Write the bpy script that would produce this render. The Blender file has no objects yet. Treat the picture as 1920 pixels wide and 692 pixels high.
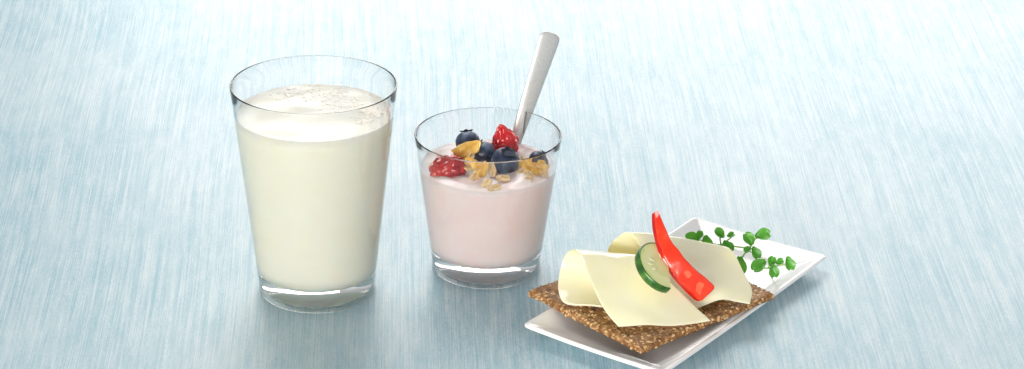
import bpy, math, random
from mathutils import Vector, Matrix, noise
random.seed(7)
R=math.radians
S=0.01                      # all shapes are drawn in centimetres
C=bpy.context.scene.collection
H=52.6; PIT=R(23.5); F=4000.0; X0=760.0; Y0=346.0
sp,cp=math.sin(PIT),math.cos(PIT)
def at(X,Y,z=0.0):
    u=(X-X0)/F; v=(Y-Y0)/F
    t=(H-z)/(sp+v*cp)
    return Vector((u*t,(cp-v*sp)*t,z))
PD=-.4                      # the plate is shallow: everything on it sits this much lower
def atp(X,Y,z): return at(X,Y,z+PD)
def sink(v,d=PD):
    k=(H-(v.z+d))/(H-v.z); return Vector((v.x*k,v.y*k,v.z+d))
CR=Vector((1,0,0)); CU=Vector((0,sp,cp)); CB=Vector((0,-cp,sp))   # right, up, towards the viewer

# ---------------- materials ----------------
def new_mat(name):
    m=bpy.data.materials.new(name); m.use_nodes=True
    return m,m.node_tree.nodes,m.node_tree.links,m.node_tree.nodes['Principled BSDF']
def setp(b,**k):
    for n,v in k.items():
        n=n.replace('_',' ')
        if n in b.inputs: b.inputs[n].default_value=v
def col(c): return (c[0],c[1],c[2],1)
def ramp(N,stops):
    r=N.new('ShaderNodeValToRGB'); e=r.color_ramp.elements
    while len(e)<len(stops): e.new(0.5)
    for el,(p,c) in zip(e,stops): el.position=p; el.color=col(c)
    return r
def noisy(name,stops,scale=100,detail=4,rough=.5,bump=0,bscale=None,bdist=.0005,vec=(1,1,1),**k):
    m,N,L,b=new_mat(name)
    tc=N.new('ShaderNodeTexCoord'); mp=N.new('ShaderNodeMapping'); mp.inputs['Scale'].default_value=vec
    L.new(tc.outputs['Object'],mp.inputs['Vector'])
    n=N.new('ShaderNodeTexNoise'); n.inputs['Scale'].default_value=scale; n.inputs['Detail'].default_value=detail
    L.new(mp.outputs[0],n.inputs['Vector'])
    r=ramp(N,stops); L.new(n.outputs['Fac'],r.inputs[0]); L.new(r.outputs[0],b.inputs['Base Color'])
    setp(b,Roughness=rough,**k)
    if bump:
        n2=N.new('ShaderNodeTexNoise'); n2.inputs['Scale'].default_value=bscale or scale; n2.inputs['Detail'].default_value=3
        L.new(mp.outputs[0],n2.inputs['Vector'])
        bp=N.new('ShaderNodeBump'); bp.inputs['Strength'].default_value=bump; bp.inputs['Distance'].default_value=bdist
        L.new(n2.outputs['Fac'],bp.inputs['Height']); L.new(bp.outputs[0],b.inputs['Normal'])
    return m
M={}
m,N,L,b=new_mat('clear_glass'); setp(b,Base_Color=(1,1,1,1),Roughness=0.0,IOR=1.40,Transmission_Weight=1.0); M['glass']=m
M['milk']=noisy('milk',[(.3,(.98,.945,.785)),(.7,(.99,.965,.825))],40,2,.22,Subsurface_Weight=.8,Subsurface_Radius=(1,.85,.6),Subsurface_Scale=.012,Specular_IOR_Level=.4)
M['foam']=noisy('milk_foam',[(.3,(.94,.885,.75)),(.7,(.98,.94,.83))],500,2,.3)
M['yogurt']=noisy('yogurt',[(.3,(.96,.79,.775)),(.7,(.975,.84,.825))],60,3,.3,bump=.25,bscale=120,bdist=.001,Subsurface_Weight=.6,Subsurface_Radius=(1,.65,.55),Subsurface_Scale=.008)
M['steel']=noisy('brushed_steel',[(.3,(.74,.72,.70)),(.7,(.83,.81,.79))],900,3,.47,bump=.25,bscale=1500,bdist=.0002,Metallic=1.0)
M['blueberry']=noisy('blueberry_skin',[(.32,(.012,.017,.040)),(.52,(.045,.068,.13)),(.72,(.14,.19,.29))],150,5,.38,bump=.1,bscale=600,Specular_IOR_Level=.5)
M['berry_crown']=noisy('blueberry_crown',[(.3,(.008,.008,.015)),(.8,(.05,.06,.09))],400,2,.6)
M['rasp']=noisy('raspberry_flesh',[(.3,(.60,.008,.014)),(.7,(.80,.025,.03))],150,3,.12,Subsurface_Weight=.3,Subsurface_Radius=(1,.2,.1),Subsurface_Scale=.003,Coat_Weight=.5)
M['rasp_dark']=noisy('dark_raspberry_flesh',[(.3,(.34,.006,.011)),(.7,(.56,.018,.024))],150,3,.16,Subsurface_Weight=.2,Subsurface_Radius=(1,.2,.1),Subsurface_Scale=.002,Coat_Weight=.4)
M['flake']=noisy('toasted_flake',[(.3,(.60,.28,.04)),(.55,(.86,.52,.11)),(.8,(.94,.70,.28))],220,5,.35,bump=.6,bscale=350,bdist=.001,Subsurface_Weight=.15,Subsurface_Radius=(1,.5,.2),Subsurface_Scale=.002)
M['oat']=noisy('rolled_oat',[(.3,(.52,.30,.11)),(.5,(.74,.52,.26)),(.75,(.90,.76,.50))],420,5,.5,bump=.6,bscale=600,bdist=.001,Subsurface_Weight=.1,Subsurface_Radius=(1,.6,.3),Subsurface_Scale=.002)
M['porcelain']=noisy('white_porcelain',[(.3,(.91,.91,.91)),(.7,(.93,.93,.93))],30,2,.12,Coat_Weight=.3)
M['bread']=noisy('crispbread_crumb',[(.3,(.13,.052,.016)),(.5,(.29,.135,.045)),(.72,(.48,.27,.105))],300,8,.6,bump=.6,bscale=600,bdist=.001)
M['seed_a']=noisy('light_seed',[(.3,(.50,.27,.09)),(.7,(.76,.54,.27))],300,3,.36)
M['seed_b']=noisy('dark_seed',[(.3,(.22,.092,.028)),(.7,(.40,.20,.068))],300,3,.33)
M['cheese']=noisy('cheese',[(.3,(.965,.875,.56)),(.7,(.975,.90,.625))],60,3,.18,bump=.10,bscale=250,bdist=.0005,Subsurface_Weight=.5,Subsurface_Radius=(1,.75,.28),Subsurface_Scale=.004,Coat_Weight=.2)
M['cress']=noisy('cress_leaf',[(.3,(.06,.26,.028)),(.6,(.13,.42,.05)),(.8,(.30,.60,.13))],140,3,.32,bump=.4,bscale=300,Subsurface_Weight=.2,Subsurface_Radius=(.4,1,.2),Subsurface_Scale=.002)
M['stem']=noisy('cress_stem',[(.3,(.25,.48,.08)),(.7,(.42,.62,.16))],100,2,.35)
M['cuke_skin']=noisy('cucumber_skin',[(.35,(.012,.06,.008)),(.55,(.032,.125,.016)),(.75,(.12,.28,.04))],170,3,.22,vec=(1,1,.3))
M['cuke_seed']=noisy('cucumber_seed',[(.3,(.80,.80,.46)),(.7,(.85,.84,.56))],200,2,.2)
M['pepper']=noisy('red_pepper_flesh',[(.3,(.78,.025,.007)),(.58,(.86,.05,.013)),(.82,(.90,.13,.05))],90,4,.2,bump=.25,bscale=220,bdist=.0008,vec=(1,1,.45),Subsurface_Weight=.2,Subsurface_Radius=(1,.25,.1),Subsurface_Scale=.002,Coat_Weight=.25)
M['pepper_skin']=noisy('red_pepper_skin',[(.3,(.48,.007,.004)),(.7,(.62,.014,.006))],60,2,.12,Coat_Weight=.4)
M['pepper_pale']=noisy('pale_pepper_pith',[(.3,(.87,.085,.03)),(.7,(.91,.18,.085))],120,3,.2,bump=.3,bscale=300,bdist=.0006,Coat_Weight=.2)
# cucumber flesh: radial
m,N,L,b=new_mat('cucumber_flesh')
tc=N.new('ShaderNodeTexCoord'); ln=N.new('ShaderNodeVectorMath'); ln.operation='LENGTH'; L.new(tc.outputs['Object'],ln.inputs[0])
nz=N.new('ShaderNodeTexNoise'); nz.inputs['Scale'].default_value=220; nz.inputs['Detail'].default_value=4; L.new(tc.outputs['Object'],nz.inputs['Vector'])
ad=N.new('ShaderNodeMath'); ad.operation='MULTIPLY_ADD'; L.new(nz.outputs['Fac'],ad.inputs[0]); ad.inputs[1].default_value=.0045; L.new(ln.outputs['Value'],ad.inputs[2])
mr=N.new('ShaderNodeMapRange'); mr.inputs['From Max'].default_value=.018; L.new(ad.outputs[0],mr.inputs['Value'])
r=ramp(N,[(0,(.82,.79,.46)),(.35,(.74,.73,.36)),(.5,(.70,.71,.34)),(.62,(.80,.80,.44)),(.82,(.74,.79,.38)),(.97,(.52,.68,.20))]); L.new(mr.outputs[0],r.inputs[0]); L.new(r.outputs[0],b.inputs['Base Color'])
setp(b,Roughness=.15,Subsurface_Weight=.3,Subsurface_Radius=(.8,1,.4),Subsurface_Scale=.003); M['cuke']=m
# washed blue wood
m,N,L,b=new_mat('whitewashed_blue_wood')
def mth(op,a,c):
    n=N.new('ShaderNodeMath'); n.operation=op
    for i,x in enumerate((a,c)):
        if isinstance(x,(int,float)): n.inputs[i].default_value=x
        else: L.new(x,n.inputs[i])
    return n.outputs[0]
tc=N.new('ShaderNodeTexCoord')
sx=N.new('ShaderNodeSeparateXYZ'); L.new(tc.outputs['Object'],sx.inputs[0])
cx=N.new('ShaderNodeCombineXYZ'); L.new(mth('DIVIDE',sx.outputs['X'],mth('ADD',mth('MULTIPLY',sx.outputs['Y'],.32),1.0)),cx.inputs['X']); L.new(sx.outputs['Y'],cx.inputs['Y'])
wn=N.new('ShaderNodeTexNoise'); wn.inputs['Scale'].default_value=3.0; wn.inputs['Detail'].default_value=1; L.new(tc.outputs['Object'],wn.inputs['Vector'])
ws=N.new('ShaderNodeVectorMath'); ws.operation='SCALE'; ws.inputs['Scale'].default_value=.006; L.new(wn.outputs['Color'],ws.inputs[0])
wa=N.new('ShaderNodeVectorMath'); wa.operation='ADD'; L.new(cx.outputs[0],wa.inputs[0]); L.new(ws.outputs[0],wa.inputs[1])
def layer(sx,sy,rot,detail,rough=.6,off=0):
    mp=N.new('ShaderNodeMapping'); mp.inputs['Rotation'].default_value=(0,0,R(rot)); L.new(wa.outputs[0],mp.inputs['Vector'])
    m2=N.new('ShaderNodeMapping'); m2.inputs['Scale'].default_value=(sx,sy,1); m2.inputs['Location'].default_value=(off,off,0); L.new(mp.outputs[0],m2.inputs['Vector'])
    n=N.new('ShaderNodeTexNoise'); n.inputs['Scale'].default_value=1; n.inputs['Detail'].default_value=detail; n.inputs['Roughness'].default_value=rough
    L.new(m2.outputs[0],n.inputs['Vector']); return n.outputs['Fac']
def step(x,lo,hi):
    n=N.new('ShaderNodeMapRange'); n.interpolation_type='SMOOTHSTEP'; n.inputs['From Min'].default_value=lo; n.inputs['From Max'].default_value=hi; L.new(x,n.inputs['Value']); return n.outputs[0]
def mixc(f,a,c):
    n=N.new('ShaderNodeMix'); n.data_type='RGBA'
    L.new(f,n.inputs[0])
    for i,x in ((6,a),(7,c)):
        if isinstance(x,tuple): n.inputs[i].default_value=col(x)
        else: L.new(x,n.inputs[i])
    return n.outputs[2]
fine=layer(1900,7,0,3,.6); fine2=layer(2100,12,1.4,3,.6,3); med=layer(500,3.0,-.8,5,.7,9); big=layer(10,3.4,.5,5,.65,20); speck=layer(1400,330,0,4,.85,30); dark=layer(1700,5,.8,4,.6,44); mott=layer(230,26,0,6,.8,66)
base=mixc(step(mth('ADD',mth('MULTIPLY',big,.5),mth('MULTIPLY',med,.5)),.34,.66),(.195,.41,.505),(.445,.59,.645))
wh=step(mth('ADD',mth('ADD',mth('MULTIPLY',fine,.36),mth('MULTIPLY',speck,.32)),mth('MULTIPLY',mott,.32)),.43,.60)
c1=mixc(mth('MULTIPLY',wh,.54),base,(.79,.81,.812))
dk=step(mth('ADD',mth('MULTIPLY',dark,.6),mth('MULTIPLY',speck,.4)),.52,.67)
c2=mixc(mth('MULTIPLY',dk,.26),c1,(.14,.34,.43))
wh2=step(fine2,.54,.74)
c3=mixc(mth('MULTIPLY',wh2,.20),c2,(.80,.81,.81))
L.new(c3,b.inputs['Base Color'])
bp=N.new('ShaderNodeBump'); bp.inputs['Strength'].default_value=.35; bp.inputs['Distance'].default_value=.0003; L.new(mth('ADD',fine,mth('MULTIPLY',speck,.4)),bp.inputs['Height']); L.new(bp.outputs[0],b.inputs['Normal'])
setp(b,Roughness=.36,Specular_IOR_Level=.5); M['table']=m

# ---------------- builders ----------------
def build(name,verts,faces,mat,parent=None,base=None,rot=None,smooth=True):
    """verts in world cm (local cm when rot is given); base in world cm"""
    me=bpy.data.meshes.new(name)
    base=Vector(base) if base is not None else Vector((0,0,0))
    if rot is None: vs=[(Vector(v)-base)*S for v in verts]
    else: vs=[Vector(v)*S for v in verts]
    me.from_pydata(vs,[],faces); me.update()
    if smooth:
        for p in me.polygons: p.use_smooth=True
    me.materials.append(M[mat])
    o=bpy.data.objects.new(name,me); C.objects.link(o)
    loc=base*S
    if rot is not None: o.rotation_euler=rot.to_euler()
    if parent is not None:
        o.parent=parent; loc=loc-parent.location
    o.location=loc
    return o
def tag(o,label=None,cat=None,group=None,kind=None):
    if label: o['label']=label
    if cat: o['category']=cat
    if group: o['group']=group
    if kind: o['kind']=kind
    return o
def empty(name,base,label,cat,group=None):
    o=bpy.data.objects.new(name,None); o.empty_display_size=.01; C.objects.link(o); o.location=Vector(base)*S
    return tag(o,label,cat,group)
def lathe(prof,c=(0,0),n=144):
    V=[];Fc=[];idx=[]
    for (r,z) in prof:
        if r<1e-6: idx.append([len(V)]); V.append((c[0],c[1],z))
        else:
            idx.append(list(range(len(V),len(V)+n)))
            for i in range(n):
                a=2*math.pi*i/n; V.append((c[0]+r*math.cos(a),c[1]+r*math.sin(a),z))
    for a,b_ in zip(idx[:-1],idx[1:]):
        if len(a)==1 and len(b_)==1: continue
        for i in range(n):
            j=(i+1)%n
            if len(a)==1: Fc.append((a[0],b_[j],b_[i]))
            elif len(b_)==1: Fc.append((a[i],a[j],b_[0]))
            else: Fc.append((a[i],a[j],b_[j],b_[i]))
    return V,Fc
def cr(p,t):
    n=len(p)-1; x=max(0,min(n-1e-9,t*n)); i=int(x); f=x-i
    a=p[max(i-1,0)] if i>0 else p[0]*2-p[1]
    b_=p[i]; c_=p[i+1]; d=p[i+2] if i+2<=n else p[n]*2-p[n-1]
    return ((b_*2)+(c_-a)*f+(a*2-b_*5+c_*4-d)*f*f+(b_*3-a-c_*3+d)*f*f*f)*.5
def lerp_tab(tab,t):
    for (a,x),(b_,y) in zip(tab[:-1],tab[1:]):
        if t<=b_: 
            k=(t-a)/(b_-a); k=max(0,min(1,k)); return x+(y-x)*k
    return tab[-1][1]
def sweep(pts,wt,tt,waxis,n=40,m=16,power=2.0,ts=None):
    V=[];Fc=[]
    T=ts or [i/n for i in range(n+1)]; n=len(T)-1
    for t in T:
        c=cr(pts,t); d=(cr(pts,min(1,t+.01))-cr(pts,max(0,t-.01))).normalized()
        wa_=(waxis-d*waxis.dot(d)).normalized(); ta=wa_.cross(d)
        w=lerp_tab(wt,t)/2; h=lerp_tab(tt,t)/2
        for k in range(m):
            a=2*math.pi*k/m; ca,sa=math.cos(a),math.sin(a)
            x=math.copysign(abs(ca)**(2/power),ca)*w; y=math.copysign(abs(sa)**(2/power),sa)*h
            V.append(c+wa_*x+ta*y)
    for i in range(n):
        for k in range(m):
            k2=(k+1)%m; Fc.append((i*m+k,i*m+k2,(i+1)*m+k2,(i+1)*m+k))
    Fc.append(tuple(range(m))[::-1]); Fc.append(tuple(range(n*m,n*m+m)))
    return V,Fc
def tube(pts,r0,r1,n=14,m=8):
    d=(pts[-1]-pts[0]).normalized(); wa_=Vector((0,0,1)) if abs(d.z)<.8 else Vector((1,0,0))
    return sweep(pts,[(0,2*r0),(1,2*r1)],[(0,2*r0),(1,2*r1)],wa_,n,m)
def sphere(c,rx,ry,rz,seg=16,ring=10,rot=None,disp=None):
    V=[];Fc=[]; c=Vector(c)
    def put(x,y,z):
        v=Vector((x*rx,y*ry,z*rz))
        if disp: v=v*(1+disp(Vector((x,y,z))))
        if rot is not None: v=rot@v
        V.append(c+v)
    put(0,0,-1)
    for j in range(1,ring):
        ph=-math.pi/2+math.pi*j/ring
        for i in range(seg):
            a=2*math.pi*i/seg; put(math.cos(ph)*math.cos(a),math.cos(ph)*math.sin(a),math.sin(ph))
    put(0,0,1); top=len(V)-1
    for i in range(seg): Fc.append((0,1+(i+1)%seg,1+i))
    for j in range(ring-2):
        for i in range(seg):
            a=1+j*seg+i; b_=1+j*seg+(i+1)%seg; Fc.append((a,b_,b_+seg,a+seg))
    k=1+(ring-2)*seg
    for i in range(seg): Fc.append((k+i,k+(i+1)%seg,top))
    return V,Fc
def join(parts):
    V=[];Fc=[]
    for v,f in parts:
        o=len(V); V+=list(v); Fc+=[tuple(i+o for i in q) for q in f]
    return V,Fc
def frame(nrm,up=Vector((0,0,1)),spin=0):
    z=Vector(nrm).normalized()
    if abs(z.dot(up))>.95: up=Vector((0,1,0))
    x=up.cross(z).normalized(); y=z.cross(x)
    m_=Matrix((x,y,z)).transposed()
    return m_@Matrix.Rotation(spin,3,'Z')

# ---------------- table ----------------
V=[(-130,0,0),(150,0,0),(150,230,0),(-130,230,0),(-130,0,-3),(150,0,-3),(150,230,-3),(-130,230,-3)]
o=build('tabletop',V,[(0,1,2,3),(7,6,5,4),(0,4,5,1),(1,5,6,2),(2,6,7,3),(3,7,4,0)],'table',base=(0,0,0),smooth=False)
tag(o,'table surface of brushed wood washed in white and pale blue paint','table',kind='structure')

# ---------------- glasses ----------------
def arc(cx,cz,r,a0,a1,n):
    return [(cx+r*math.cos(R(a0+(a1-a0)*i/n)),cz+r*math.sin(R(a0+(a1-a0)*i/n))) for i in range(n+1)]
def fillet(inn,floor,rf,e=0):
    rb=inn(floor+rf)
    return [(rb-rf*(1-math.cos(R(a)))+e, floor+rf*(1-math.sin(R(a)))-e*(a/90)) for a in range(0,91,9)]
def glass_profile(r0,r1,h,tw,floor,rf,punt,zf):
    k=(r1-r0)/(h-zf)
    out=lambda z: r0+k*(z-zf)
    p=[(0,punt),(r0*.30,punt*.95),(r0*.48,punt*.7),(r0*.58,punt*.3),(r0*.64,-.02),(r0*.75,-.02),(r0*.91,-.02)]
    p+=arc(r0-.22,.20,.22,-80,-5,8)
    p+=[(out(zf),zf)]
    for i in range(1,16): z=zf+(h-.12-zf)*i/16; p.append((out(z),z))
    p+=arc(r1-tw/2,h-tw/2,tw/2,-5,185,10)
    inn=lambda z: out(z)-tw
    zt=h-.25
    for i in range(0,14): z=zt-(zt-floor-rf-.05)*i/13; p.append((inn(z),z))
    p+=fillet(inn,floor,rf)
    rb=inn(floor+rf)-rf
    p+=[(rb*.5,floor-.01),(0,floor-.01)]
    return p,inn
def make_glass(name,c,args,label):
    p,inn=glass_profile(*args)
    V,Fc=lathe(p,c); o=build(name,V,Fc,'glass',base=c); tag(o,label,'glass')
    return inn
MG=at(595,540); YG=at(911,499)
inn_m=make_glass('milk_glass',MG,(3.22,4.48,12.15,.11,1.12,.95,.3,.5),'tall clear drinking glass with thick base, filled with milk')
def liquid(inn,floor,rf,lev,c,name,mat,surf=None):
    e=.012; rb=inn(floor+rf)-rf
    p=[(0,floor-.02),(rb*.5,floor-.02)]+fillet(inn,floor,rf,e)[::-1]
    for i in range(1,13): z=floor+rf+(lev+.01-floor-rf)*i/12; p.append((inn(z)+e,z))
    rl=inn(lev)
    p+=[(rl-.06,lev+.003),(rl-.14,lev)]
    for i in range(1,22): p.append(((rl-.14)*(1-i/22),lev))
    p.append((0,lev))
    V,Fc=lathe(p,c,96)
    if surf:
        W=[]
        for v in V:
            v=Vector(v)
            if v.z>lev-.01:
                rr=math.hypot(v.x-c[0],v.y-c[1]); v.z+=surf(v)*min(1,max(0,(rl-.1-rr)/.5))
            W.append(v)
        V=W
    return build(name,V,Fc,mat,base=(c[0],c[1],floor))
LM=10.52
mk=liquid(inn_m,1.12,.95,LM,MG,'milk','milk',lambda v: .03*noise.noise(v*.8))
tag(mk,'creamy white milk with bubbles on top, inside the tall glass','milk')
parts=[]
def bub(x,y,r):
    z=LM+.03*noise.noise(Vector((MG.x+x,MG.y+y,LM))*.8)
    V,Fc=sphere((x+MG.x,y+MG.y,z),r,r,r*.24,12,8); parts.append((V,Fc))
cl=[(1.9,1.4,1.2,110),(3.1,-.2,.6,150),(2.7,-1.3,.5,70),(.4,2.7,1.0,100),(-1.6,2.4,.9,30),(1.2,2.9,.7,60),(1.4,.5,.9,20)]
for (dx,dy,sd,n) in cl:
    for i in range(n):
        x=random.gauss(dx,sd*.5); y=random.gauss(dy,sd*.5); r=random.choice([.04,.05,.06,.07,.09,.12])
        if math.hypot(x,y)<3.95-r: bub(x,y,r)
for i in range(200):
    a=random.uniform(-60,100); r=random.uniform(.03,.06); q=4.08-random.uniform(0,.25)
    bub(q*math.cos(R(a)),q*math.sin(R(a)),r)
V,Fc=join(parts); f=build('foam_bubbles',V,Fc,'foam',parent=mk,base=(MG.x,MG.y,LM)); tag(f,'fine creamy foam bubbles on the milk surface',kind='stuff')

inn_y=make_glass('yogurt_glass',YG,(3.07,4.08,8.12,.11,1.15,.75,.3,.6),'short clear tumbler holding pink yogurt and berries')
DZ=.19
LY=6.06+DZ
yo=liquid(inn_y,1.15,.75,LY,YG,'yogurt','yogurt',lambda v: .20*noise.noise(v*.7)+.08*noise.noise(v*2.0)+.12)
tag(yo,'pale pink yogurt filling the short tumbler','yogurt')

# ---------------- spoon ----------------
A=at(966,268,6.1+DZ); B=at(987,204,8.05+DZ); d=(B-A); E=A+d*3.20
dn=d.normalized()
low=A-dn*4.3
pts=[low,A-dn*2.2,A,A+(E-A)*.35,A+(E-A)*.7+CB*.08,E]
w=[(0,.3),(.02,.9),(.06,1.3),(.15,1.6),(.25,1.3),(.33,.6),(.4,.68),(.5,.84),(.6,.98),(.8,1.15),(.93,1.27),(.963,1.27),(.978,1.20),(.989,1.04),(.995,.86),(1,.58)]
th=[(0,.1),(.15,.14),(.33,.3),(.45,.28),(.8,.2),(.97,.18),(1,.12)]
T=sorted(set([i/80 for i in range(77)]+[.955,.963,.97,.978,.984,.989,.992,.995,.998,1]))
V,Fc=sweep(pts,w,th,(CR*.95-CB*.30).normalized(),90,20,2.7,T)
o=build('spoon',V,Fc,'steel',base=A); tag(o,'steel spoon standing upright in the yogurt, leaning on the rim','spoon')

# ---------------- berries ----------------
def blueberry(X,Y,z,r,nrm,label):
    c=at(X,Y,z+DZ); t=empty('blueberry',c-Vector((0,0,r*.9)),label,'blueberry','blueberries on the yogurt')
    rot=frame(nrm)
    sd=random.random()*50
    def dsp(v):
        k=max(0,v.z-.86)/.14
        return .015*noise.noise(v*2+Vector((sd,0,0)))-.13*k
    V,Fc=sphere((0,0,0),r,r,r*.9,32,24,disp=dsp); build('berry_skin',V,Fc,'blueberry',t,c,rot)
    V=[];Fc=[];n=40
    for j,(q,zz) in enumerate([(.25,.79),(.36,.83),(.46,.93),(.50,.89)]):
        for i in range(n):
            a=2*math.pi*i/n; k=1+.16*math.cos(5*a)*(j>0)
            V.append((r*q*k*math.cos(a),r*q*k*math.sin(a),r*(zz+(.03*math.cos(5*a) if j>=2 else 0))))
    for j in range(3):
        for i in range(n): Fc.append((j*n+i,j*n+(i+1)%n,(j+1)*n+(i+1)%n,(j+1)*n+i))
    build('berry_crown',V,Fc,'berry_crown',t,c,rot)
blueberry(948,302,6.66,.80,(.2,-.35,.9),'largest blueberry, at the front centre of the yogurt topping')
blueberry(906,287,6.66,.70,(-.5,.2,.8),'blueberry between the golden cornflake and the largest blueberry')
blueberry(877,266,6.66,.70,(-.1,.5,.8),'rearmost blueberry, behind the golden cornflake')
blueberry(1010,301,6.3,.58,(.7,.1,.7),'rightmost blueberry, half sunk beside the glass wall')
def raspberry(X,Y,z,rx,rz,axis,mat,label,taper=.5,seed=1):
    random.seed(seed)
    c=at(X,Y,z+DZ); rot=frame(axis); 
    cells=[]; rows=6
    for j in range(rows):
        ph=-1.15+2.6*j/(rows-1); n=max(1,int(round(2*math.pi*math.cos(ph)/.62)))
        for i in range(n):
            a=2*math.pi*(i+.5*(j%2))/n+random.uniform(-.1,.1); cells.append(Vector((math.cos(ph)*math.cos(a),math.cos(ph)*math.sin(a),math.sin(ph))))
    V,Fc=sphere((0,0,0),1,1,1,72,48)
    W=[]
    for v in V:
        v=Vector(v); q=sorted((v-c_).length for c_ in cells)[:2]
        bump=.18*min(1,(q[1]-q[0])/.35)**.6
        k=.85+bump; s_=1-taper*.42*max(0,v.z)
        W.append((v.x*rx*k*s_,v.y*rx*k*s_,v.z*rz*k))
    o=build('raspberry',W,Fc,mat,base=c,rot=rot); tag(o,label,'raspberry','raspberries on the yogurt')
raspberry(946,264,6.88,.80,1.08,(-.25,-.1,1),'rasp','bright red raspberry standing up in front of the spoon',1.5,3)
raspberry(841,316,6.35,.76,1.06,(1,.1,.2),'rasp_dark','dark red raspberry lying at the left front of the yogurt',.3,5)
raspberry(864,287,6.25,.42,.5,(.3,.2,1),'rasp_dark','small red berry piece tucked under the golden cornflake',.6,8)

def flake(name,X,Y,z,a,b_,nrm,spin,mat,label,cat,group,curl=.25,seed=0,thick=.06,crease=False):
    c=at(X,Y,z+DZ); rot=frame(nrm,spin=spin); n=32; rings=8; Fc=[]
    def zz(x,y):
        q=curl*((x/a)**2*a*.6-(y/b_)**2*b_*.5)+(.12 if not crease else .05)*noise.noise(Vector((x*2.6,y*2.6,seed)))
        if crease: q-=.05*math.exp(-(y/.05)**2)
        return q
    V=[(0,0,zz(0,0))]
    for j in range(1,rings+1):
        for i in range(n):
            an=2*math.pi*i/n; k=j/rings; e=1+.16*noise.noise(Vector((math.cos(an)*1.3,math.sin(an)*1.3,seed*2.3)))
            if not crease: e+=.18*noise.noise(Vector((math.cos(an)*2.0,math.sin(an)*2.0,seed)))
            x=a*k*e*math.cos(an); y=b_*k*e*math.sin(an); V.append((x,y,zz(x,y)))
    for i in range(n): Fc.append((0,1+i,1+(i+1)%n))
    for j in range(rings-1):
        for i in range(n): Fc.append((1+j*n+i,1+(j+1)*n+i,1+(j+1)*n+(i+1)%n,1+j*n+(i+1)%n))
    o=build(name,V,Fc,mat,base=c,rot=rot)
    md=o.modifiers.new('Solidify','SOLIDIFY'); md.thickness=thick*S; md.offset=0
    return tag(o,label,cat,group)
CG='cornflakes on the yogurt'
flake('cornflake',878,279,7.15,.82,.42,(-.3,-.75,.6),.45,'flake','golden cornflake resting across the blueberries','cornflake',CG,.5,1,.04)
flake('cornflake',1003,315,6.5,.66,.36,(.1,-.5,.8),-.2,'flake','largest golden cornflake at the right edge of the yogurt','cornflake',CG,.5,2,.04)
flake('cornflake',986,307,6.6,.44,.28,(-.4,-.5,.8),.7,'flake','small golden cornflake touching the right side of the largest blueberry','cornflake',CG,.5,4,.04)
flake('cornflake',904,318,6.65,.52,.32,(.35,-.75,.6),.9,'flake','curled golden flake left of the largest blueberry','cornflake',CG,.6,6,.04)
flake('cornflake',887,306,6.75,.48,.26,(-.2,-.7,.6),-.3,'flake','golden flake just right of the dark red raspberry, under the blueberry','cornflake',CG,.5,7,.04)
flake('cornflake',1014,311,6.6,.36,.24,(.4,-.5,.7),.5,'flake','small golden flake against the right wall of the tumbler','cornflake',CG,.5,8,.04)
OG='oat flakes on the yogurt'
for i,(X,Y,z,a,b_,nrm,spn,lab) in enumerate([
 (893,328,6.4,.42,.26,(.2,-.6,.7),.5,'oat flake just below the curled golden flake'),
 (858,301,6.6,.58,.24,(0,-.4,.9),.5,'narrow oat flake above the dark red raspberry'),
 (880,314,6.5,.44,.22,(.2,-.3,.9),-.6,'oat flake touching the right end of the dark red raspberry'),
 (912,343,6.25,.34,.26,(-.3,-.5,.8),1.2,'oat flake at the front, left one of the lowest pair'),
 (927,352,6.15,.38,.24,(.2,-.6,.8),.2,'foremost oat flake, nearest the front wall of the tumbler'),
 (943,333,6.3,.42,.23,(0,-.5,.9),.0,'oat flake directly beneath the largest blueberry'),
 (979,302,6.5,.42,.24,(.3,-.4,.9),.8,'oat flake between largest blueberry and right cornflake'),
 (1019,323,6.3,.34,.22,(.2,-.6,.8),1.6,'rightmost oat flake against the tumbler wall'),
 (990,337,6.2,.24,.23,(0,-.6,.8),0,'tiny round oat flake lying alone at the right front'),
 (832,298,6.35,.50,.26,(-.2,-.4,.9),.2,'leftmost oat flake, behind the dark red raspberry'),
 (813,311,6.25,.26,.34,(-.3,-.4,.9),.3,'oat flake at the left wall of the tumbler'),
 (923,321,6.35,.38,.22,(-.3,-.5,.8),-.9,'oat flake wedged at the lower left of the largest blueberry'),
 (977,323,6.3,.40,.22,(.2,-.5,.8),.4,'oat flake at the lower right of the largest blueberry'),
 (990,325,6.35,.34,.20,(-.2,-.5,.8),-.5,'oat flake just below the largest golden cornflake'),
 (882,296,6.8,.38,.20,(.1,-.5,.8),.9,'oat flake hanging below the golden cornflake on the blueberries')]):
    flake('oat_flake',X,Y,z,a,b_,nrm,spn,'oat',lab,'oat flake',OG,.08,10+i,.05,True)

# ---------------- plate ----------------
q=sink(Vector((14.90,103.85,1.2))); PC=Vector((q.x,q.y,0)); PA=R(52.0); hl,hw=8.78,4.36
def rr_outline(a,b_,r,n=8,side=10):
    P=[]
    for (sx,sy,a0) in ((1,1,0),(-1,1,90),(-1,-1,180),(1,-1,270)):
        for i in range(n+1):
            an=R(a0+90*i/n); P.append(Vector((sx*(a-r)+r*math.cos(an),sy*(b_-r)+r*math.sin(an),0)))
    out=[]
    for i in range(len(P)):
        q=P[(i+1)%len(P)]; out.append(P[i])
        if (q-P[i]).length>1:
            for k in range(1,side): out.append(P[i].lerp(q,k/side))
    return out
rings=[(1.9,.12,.4),(1.85,0,.4),(1.6,0,.4),(1.5,.06,.4),(1.0,.20,.4),(.3,.50,.35),(.05,.62,.32),(0,.67,.32),(0,.74,.32),(.04,.79,.30),(.12,.81,.28),(.22,.79,.26),(.32,.74,.26),(.8,.55,.3),(1.3,.38,.4),(1.7,.31,.5),(2.1,.28,.5),(3.0,.27,.5)]
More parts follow.
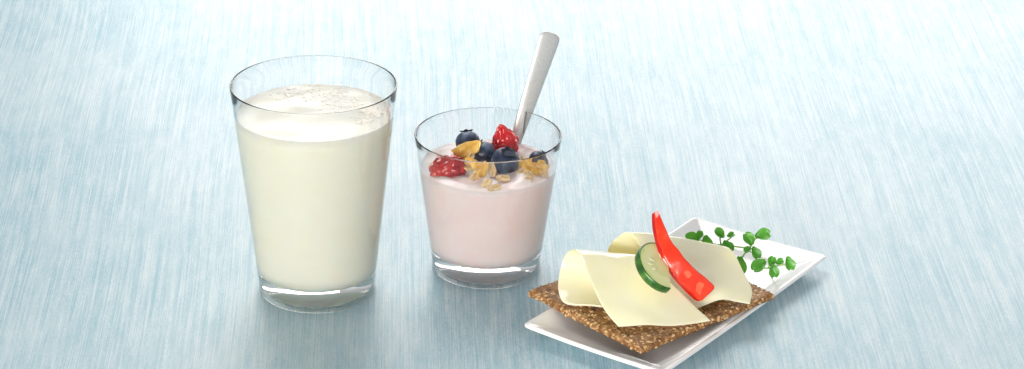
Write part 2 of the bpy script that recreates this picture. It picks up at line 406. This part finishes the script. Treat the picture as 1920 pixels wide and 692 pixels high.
V=[];Fc=[];n=None
for ins,z,r_ in rings:
    P=rr_outline(hl-ins,hw-ins,r_); n=len(P)
    for q in P:
        lift=.10*((q.x/hl)**2)*((q.y/hw)**2) if ins<1 else 0
        V.append(Vector((q.x,q.y,z+lift)))
for j in range(len(rings)-1):
    for i in range(n): Fc.append((j*n+i,j*n+(i+1)%n,(j+1)*n+(i+1)%n,(j+1)*n+i))
Fc.append(tuple(range(n))[::-1]); Fc.append(tuple(range((len(rings)-1)*n,len(rings)*n)))
o=build('plate',V,Fc,'porcelain',base=PC,rot=Matrix.Rotation(PA,3,'Z')); tag(o,'small rectangular white porcelain plate under the crispbread','plate')

# ---------------- crispbread ----------------
BC=sink(Vector((13.2,102.8,1.24))); BA=R(39); a_,b_=5.0,4.30; TH=.40
nx,ny=130,112
def edge(x,y):
    e=1+.012*noise.noise(Vector((x*1.1,y*1.1,3)))+.006*noise.noise(Vector((x*3.0,y*3.0,7)))
    return x*e,y*e
def top(x,y):
    v=Vector((x,y,0)); f_=min(a_-abs(x),b_-abs(y))
    return TH+.05*noise.noise(v*1.2)+.03*noise.noise(v*3.2+Vector((9,0,0)))+.03*noise.noise(v*8)-(.08*math.exp(-f_/.08))
V=[];Fc=[]
for side in (1,0):
    for j in range(ny+1):
        for i in range(nx+1):
            x=a_*(2*i/nx-1); y=b_*(2*j/ny-1); ex,ey=edge(x,y)
            if side: V.append((ex,ey,top(x,y)))
            else: V.append((ex*.99,ey*.99,.03*noise.noise(Vector((x*3,y*3,40)))))
K=(nx+1)*(ny+1)
for j in range(ny):
    for i in range(nx):
        q=j*(nx+1)+i; Fc.append((q,q+1,q+nx+2,q+nx+1)); q+=K; Fc.append((q,q+nx+1,q+nx+2,q+1))
bd=[i for i in range(nx+1)]+[j*(nx+1)+nx for j in range(1,ny+1)]+[ny*(nx+1)+i for i in range(nx-1,-1,-1)]+[j*(nx+1) for j in range(ny-1,0,-1)]
m0=len(V)
for q in bd:
    v=Vector(V[q]); s_=1.008+.008*noise.noise(v*4); V.append((v.x*s_,v.y*s_,TH*.5))
nb=len(bd)
for i in range(nb):
    k=(i+1)%nb; Fc.append((bd[i],m0+i,m0+k,bd[k])); Fc.append((m0+i,bd[i]+K,bd[k]+K,m0+k))
br=empty('crispbread',BC,'golden brown seeded crispbread lying across the white plate','crispbread')
rotB=Matrix.Rotation(BA,3,'Z')
build('bread_slab',V,Fc,'bread',br,BC,rotB)
random.seed(11)
for mat,cnt in (('seed_a',1800),('seed_b',1700)):
    parts=[]
    for i in range(cnt):
        if random.random()<.78:
            x=random.uniform(-a_,a_); y=random.uniform(-b_,b_); ex,ey=edge(x,y); c=(ex,ey,top(x,y)-.025); rt=Matrix.Rotation(random.uniform(0,6.28),3,'Z')@Matrix.Rotation(random.uniform(-.2,.2),3,'Y')
        else:
            s_=random.choice([0,1,2,3]); z=random.uniform(.05,TH-.04); 
            if s_<2: x=a_*(1 if s_ else -1)*.998; y=random.uniform(-b_,b_)
            else: y=b_*(1 if s_==2 else -1)*.998; x=random.uniform(-a_,a_)
            x,y=edge(x,y)
            c=(x,y,z); rt=Matrix.Rotation(random.uniform(0,3),3,'X')@Matrix.Rotation(random.uniform(0,3),3,'Z')
        l=random.choice([.055,.065,.08,.09,.11,.14]); parts.append(sphere(c,l,l*.64,l*.46,10,6,rt))
    V,Fc=join(parts); o=build('seeds',V,Fc,mat,br,BC,rotB); tag(o,'light oat and sesame seeds baked into the crust' if mat=='seed_a' else 'dark brown seeds baked into the crust',kind='stuff')

# ---------------- cheese ----------------
def sheet(name,rows,label,seed,th=.09,amp=.09,group='cheese slices on the crispbread'):
    nr,nc=(len(rows)-1)*8,30
    cols=len(rows[0])
    ctrl=[[atp(*q) for q in row] for row in rows]
    V=[];Fc=[]
    for i in range(nr+1):
        t=i/nr
        cps=[cr([ctrl[k][c] for k in range(len(rows))],t) for c in range(cols)]
        for j in range(nc+1):
            v=cr(cps,j/nc); v=v+Vector((0,0,amp*noise.noise(v*.75+Vector((seed,0,0))))); V.append(v)
    for i in range(nr):
        for j in range(nc):
            q=i*(nc+1)+j; Fc.append((q,q+1,q+nc+2,q+nc+1))
    base=atp(*rows[-1][0]); o=build(name,V,Fc,'cheese',base=base)
    md=o.modifiers.new('Solidify','SOLIDIFY'); md.thickness=th*S; md.offset=0
    md=o.modifiers.new('Bevel','BEVEL'); md.width=.015*S; md.segments=2; md.limit_method='ANGLE'; md.angle_limit=R(50)
    return tag(o,label,'cheese slice',group)
sheet('cheese_slice',[
 [(1124,574,1.9),(1190,574,1.85),(1260,570,1.85)],
 [(1062,568,1.85),(1160,555,1.9),(1252,555,1.95)],
 [(1047,543,2.05),(1150,535,2.2),(1248,540,2.2)],
 [(1050,508,2.75),(1148,505,2.85),(1238,515,2.8)],
 [(1060,478,3.65),(1145,484,3.6),(1222,492,3.5)],
 [(1074,469,4.25),(1146,474,4.1),(1214,482,4.05)],
 [(1088,480,4.45),(1162,486,4.2),(1224,494,3.95)],
 [(1106,525,3.85),(1192,530,3.5),(1258,532,3.25)],
 [(1130,575,2.9),(1225,577,2.6),(1300,572,2.5)],
 [(1160,612,2.02),(1246,610,1.97),(1332,602,1.95)]],'front left cheese slice folded over, nearest the plate\'s left corner',3)
sheet('cheese_slice',[
 [(1200,520,1.95),(1270,520,1.95),(1330,522,1.95),(1390,530,1.95)],
 [(1150,500,2.3),(1230,500,2.4),(1310,508,2.4),(1380,520,2.4)],
 [(1139,474,3.2),(1215,480,3.2),(1295,488,3.1),(1368,502,2.9)],
 [(1150,452,4.0),(1215,456,3.85),(1288,465,3.6),(1358,478,3.35)],
 [(1170,437,4.4),(1228,440,4.15),(1292,450,3.9),(1358,463,3.6)],
 [(1190,445,4.3),(1250,450,4.05),(1314,460,3.75),(1376,474,3.5)],
 [(1216,492,3.3),(1276,497,3.3),(1336,504,3.1),(1394,513,2.8)],
 [(1246,545,2.35),(1296,545,2.6),(1350,540,2.68),(1409,544,2.28)],
 [(1282,588,1.85),(1320,573,2.02),(1360,561,2.28),(1406,570,1.98)]],'rear right cheese slice folded over, partly behind the pepper strip',9)

# ---------------- cucumber ----------------
cc=atp(1237,502,4.42); nrm=(CR*.50+CU*.56+CB*.66).normalized()
cu=empty('cucumber_slice',cc,'cut cucumber slice with green skin leaning on the cheese','cucumber slice')
rotC=frame(nrm,up=Vector((0,0,1)))
g=rotC.transposed()@CR; g.z=0; g.normalize()
ag=math.atan2(g.y,g.x); LIM=.40
def dshape(rad,lim,n=72):
    q=math.acos(min(1,lim/rad)); return [(rad*math.cos(ag+q+(2*math.pi-2*q)*i/n),rad*math.sin(ag+q+(2*math.pi-2*q)*i/n)) for i in range(n+1)]
cr_=1.44; t2=.24
V=[];Fc=[];n=73
for (rd,z) in ((cr_-.10,-t2),(cr_-.05,-t2+.03),(cr_-.05,t2-.03),(cr_-.08,t2)):
    V+=[(x,y,z) for x,y in dshape(rd,LIM)]
for j in range(3):
    for i in range(n): Fc.append((j*n+i,j*n+(i+1)%n,(j+1)*n+(i+1)%n,(j+1)*n+i))
Fc.append(tuple(range(n))[::-1]); Fc.append(tuple(range(3*n,4*n)))
build('flesh',V,Fc,'cuke',cu,cc,rotC,smooth=False)
V=[];Fc=[]; prof=[(cr_-.06,-t2-.004),(cr_-.01,-t2+.01),(cr_+.02,-t2*.5),(cr_+.03,0),(cr_+.02,t2*.5),(cr_-.01,t2-.01),(cr_-.04,t2+.004)]
for (rd,z) in prof: V+=[(x,y,z) for x,y in dshape(rd,LIM)]
k=len(prof)
for j in range(k):
    for i in range(n-1): Fc.append((j*n+i,j*n+i+1,((j+1)%k)*n+i+1,((j+1)%k)*n+i))
Fc.append(tuple(j*n for j in range(k))); Fc.append(tuple(j*n+n-1 for j in range(k))[::-1])
build('skin',V,Fc,'cuke_skin',cu,cc,rotC)
for k in range(3):
    for q in (-.25,.0,.25):
        a=2*math.pi*k/3+.5+q*1.7; rr=.66 if q else .78
        ct=Vector((rr*math.cos(a),rr*math.sin(a),t2)); rm=Matrix.Rotation(a,3,'Z')
        if ct.dot(g)>.2: continue
        V,Fc=sphere((0,0,0),.19,.07,.025,12,8)
        build('seed',[ct+rm@Vector(v) for v in V],Fc,'cuke_seed',cu,cc,rotC)

# ---------------- pepper ----------------
pp=[atp(1231,397,6.5),atp(1239,430,5.95),atp(1255,470,5.2),atp(1280,506,4.3),atp(1306,532,3.45),atp(1327,551,2.85)]
pe=empty('pepper_strip',pp[-1],'curved cut strip of red bell pepper with its narrow end up','pepper strip')
V,Fc=sweep(pp,[(0,.22),(.04,.32),(.15,.48),(.35,.72),(.6,1.0),(.8,1.12),(.93,1.12),(.98,1.06),(1,.92)],[(0,.12),(.1,.22),(.5,.28),(.95,.32),(1,.24)],(CR*.9+CU*.4+CB*.05).normalized(),72,28,4.5)
V=[v+Vector((noise.noise(Vector(v)*1.4),noise.noise(Vector(v)*1.4+Vector((5,0,0))),noise.noise(Vector(v)*1.4+Vector((0,9,0)))))*.07 for i,v in enumerate(V)]
build('flesh',V,Fc,'pepper',pe,pp[-1])
pk=[q-CR*.10-CU*.07-CB*.12 for q in pp]
V,Fc=sweep(pk,[(0,.26),(.04,.38),(.15,.56),(.35,.82),(.6,1.09),(.8,1.20),(.94,1.19),(.98,1.1),(1,.95)],[(0,.12),(.1,.2),(.5,.24),(.9,.26),(1,.2)],(CR*.9+CU*.4+CB*.15).normalized(),60,24,3.0)
build('skin',V,Fc,'pepper_skin',pe,pk[-1])
q0=[cr(pp,t)+CB*.115+CR*.03 for t in (.5,.64,.77,.88,.965)]
V,Fc=sweep(q0,[(0,.05),(.2,.34),(.6,.66),(.9,.76),(1,.60)],[(0,.03),(.5,.09),(1,.05)],(CR*.9+CU*.4+CB*.05).normalized(),30,14,2.4)
V=[v+CB*.03*noise.noise(Vector(v)*3) for v in V]
build('pith',V,Fc,'pepper_pale',pe,pp[-1])

# ---------------- cress ----------------
def leaf_mesh(r):
    V=[];Fc=[];n=10
    for j in range(n+1):
        t=j/n; w=r*.92*math.sin(math.pi*min(1,t*.90+.03))**.75*(.65+.55*t)
        if t==1: w=r*.35
        for i in range(9):
            s_=(i-4)/4; x=w*s_; y=r*2.1*t - (r*.28*(1-abs(s_))**2 if t>.85 else 0)
            z=.22*r*abs(s_)**1.5*2-.42*r*(t**2)*.9+.06*r*math.sin(9*t+4*s_)
            V.append(Vector((x,y-.0,z)))
    for j in range(n):
        for i in range(8):
            q=j*9+i; Fc.append((q,q+1,q+10,q+9))
    return V,Fc
def sprig(base,stems,leaves,label):
    b0=atp(*base); t=empty('cress_sprig',b0,label,'cress','cress sprigs on the plate')
    for st in stems:
        V,Fc=tube([atp(*q) for q in st],.05,.035); build('stem',V,Fc,'stem',t,b0)
    for (X,Y,z,r,dx,dy,tilt) in leaves:
        r*=1.02
        c=atp(X,Y,z); y_=(CR*dx+CU*dy+CB*.25).normalized(); nn=(CB*.75+Vector((0,0,1))*.6+CR*tilt); nn=(nn-y_*nn.dot(y_)).normalized()
        x_=y_.cross(nn); rot=Matrix((x_,y_,nn)).transposed()
        V,Fc=leaf_mesh(r); o=build('leaf',V,Fc,'cress',t,c-y_*r,rot)
        md=o.modifiers.new('Solidify','SOLIDIFY'); md.thickness=.018*S
        md=o.modifiers.new('Subsurf','SUBSURF'); md.levels=1; md.render_levels=1
sprig((1362,470,1.0),
 [[(1400,465,1.9),(1375,462,1.9),(1352,460,2.2),(1330,455,2.2)],[(1352,460,2.2),(1350,448,2.5),(1350,440,2.7)],[(1330,455,2.2),(1312,450,2.2)],[(1352,460,2.2),(1362,452,2.3),(1378,440,2.4)],[(1362,468,1.2),(1356,463,2.0)]],
 [(1299,447,2.3,.40,-1,.2,-.3),(1324,454,2.4,.38,.2,-.9,.2),(1312,440,2.4,.22,.2,1,0),(1349,438,2.8,.33,-.6,.7,.1),(1346,470,2.1,.36,-.4,-1,-.2),(1364,462,2.2,.36,.6,-.6,.3),(1370,441,2.5,.20,.8,.4,.2)],
 'left cress sprig on the plate, nearest the cheese')
sprig((1390,485,1.0),
 [[(1385,492,1.6),(1396,476,2.0),(1408,462,2.4),(1416,448,2.7)],[(1408,462,2.4),(1402,452,2.6)],[(1416,448,2.7),(1424,443,2.8)],[(1400,470,2.2),(1412,474,2.1)],[(1390,485,1.0),(1394,480,1.8)]],
 [(1386,498,1.7,.50,-.1,-1,-.2),(1404,448,2.8,.37,-.5,.8,-.2),(1430,441,2.9,.42,1,.3,.3),(1416,474,2.2,.35,.5,-.8,.2),(1402,468,2.3,.22,-.7,-.3,0)],
 'middle cress sprig on the plate, with the tallest leaves')
sprig((1446,505,1.0),
 [[(1418,500,1.5),(1440,503,1.6),(1460,498,1.8),(1472,495,1.9)],[(1440,503,1.6),(1446,492,1.8)],[(1446,506,.9),(1446,502,1.6)]],
 [(1424,498,1.8,.44,-.8,-.5,-.2),(1450,508,1.7,.36,.2,-1,.1),(1447,490,1.9,.27,.3,1,0),(1479,494,2.0,.38,.4,-1,.3),(1462,491,1.9,.22,.7,.5,.2)],
 'right cress sprig on the plate, nearest its right corner')

# ---------------- light, world, camera ----------------
w_=bpy.data.worlds.new('World'); bpy.context.scene.world=w_; w_.use_nodes=True
N=w_.node_tree.nodes; L=w_.node_tree.links; bg=N['Background']
tc=N.new('ShaderNodeTexCoord'); sx=N.new('ShaderNodeSeparateXYZ'); L.new(tc.outputs['Generated'],sx.inputs[0])
mr=N.new('ShaderNodeMapRange'); mr.inputs['From Min'].default_value=-1; mr.inputs['From Max'].default_value=1; L.new(sx.outputs['Z'],mr.inputs['Value'])
r=ramp(N,[(0,(.9,.92,.94)),(.5,(.97,.975,.985)),(.75,(.52,.523,.528)),(1,(.44,.443,.448))]); L.new(mr.outputs[0],r.inputs[0]); L.new(r.outputs[0],bg.inputs['Color']); bg.inputs['Strength'].default_value=.70
def area(name,loc,tgt,sx_,sy_,power,c=(1,1,1)):
    l=bpy.data.lights.new(name,'AREA'); l.shape='RECTANGLE'; l.size=sx_; l.size_y=sy_; l.energy=power; l.color=c
    o=bpy.data.objects.new(name,l); C.objects.link(o); o.location=loc; o.rotation_euler=(Vector(tgt)-Vector(loc)).to_track_quat('-Z','Y').to_euler(); return o
area('back_softbox',(-.15,1.95,1.2),(.08,1.05,0),.8,.6,11,(1,.985,.96))
area('low_back_softbox',(.55,2.5,.5),(.3,1.3,.0),2.0,.55,13.5,(1,.98,.955))
area('front_fill_softbox',(-.55,-.55,.28),(.05,1.0,.06),1.3,.5,34,(1,.965,.91))
cam=bpy.data.cameras.new('Camera'); co=bpy.data.objects.new('Camera',cam); C.objects.link(co)
co.location=(0,0,H*S); co.rotation_euler=(math.pi/2-PIT,0,0)
cam.sensor_width=36; cam.lens=F/1920*36; cam.shift_x=(960-X0)/1920; cam.clip_start=.01; cam.clip_end=50
bpy.context.scene.camera=co
vs=bpy.context.scene.view_settings; vs.view_transform='Standard'; vs.look='None'; vs.exposure=0
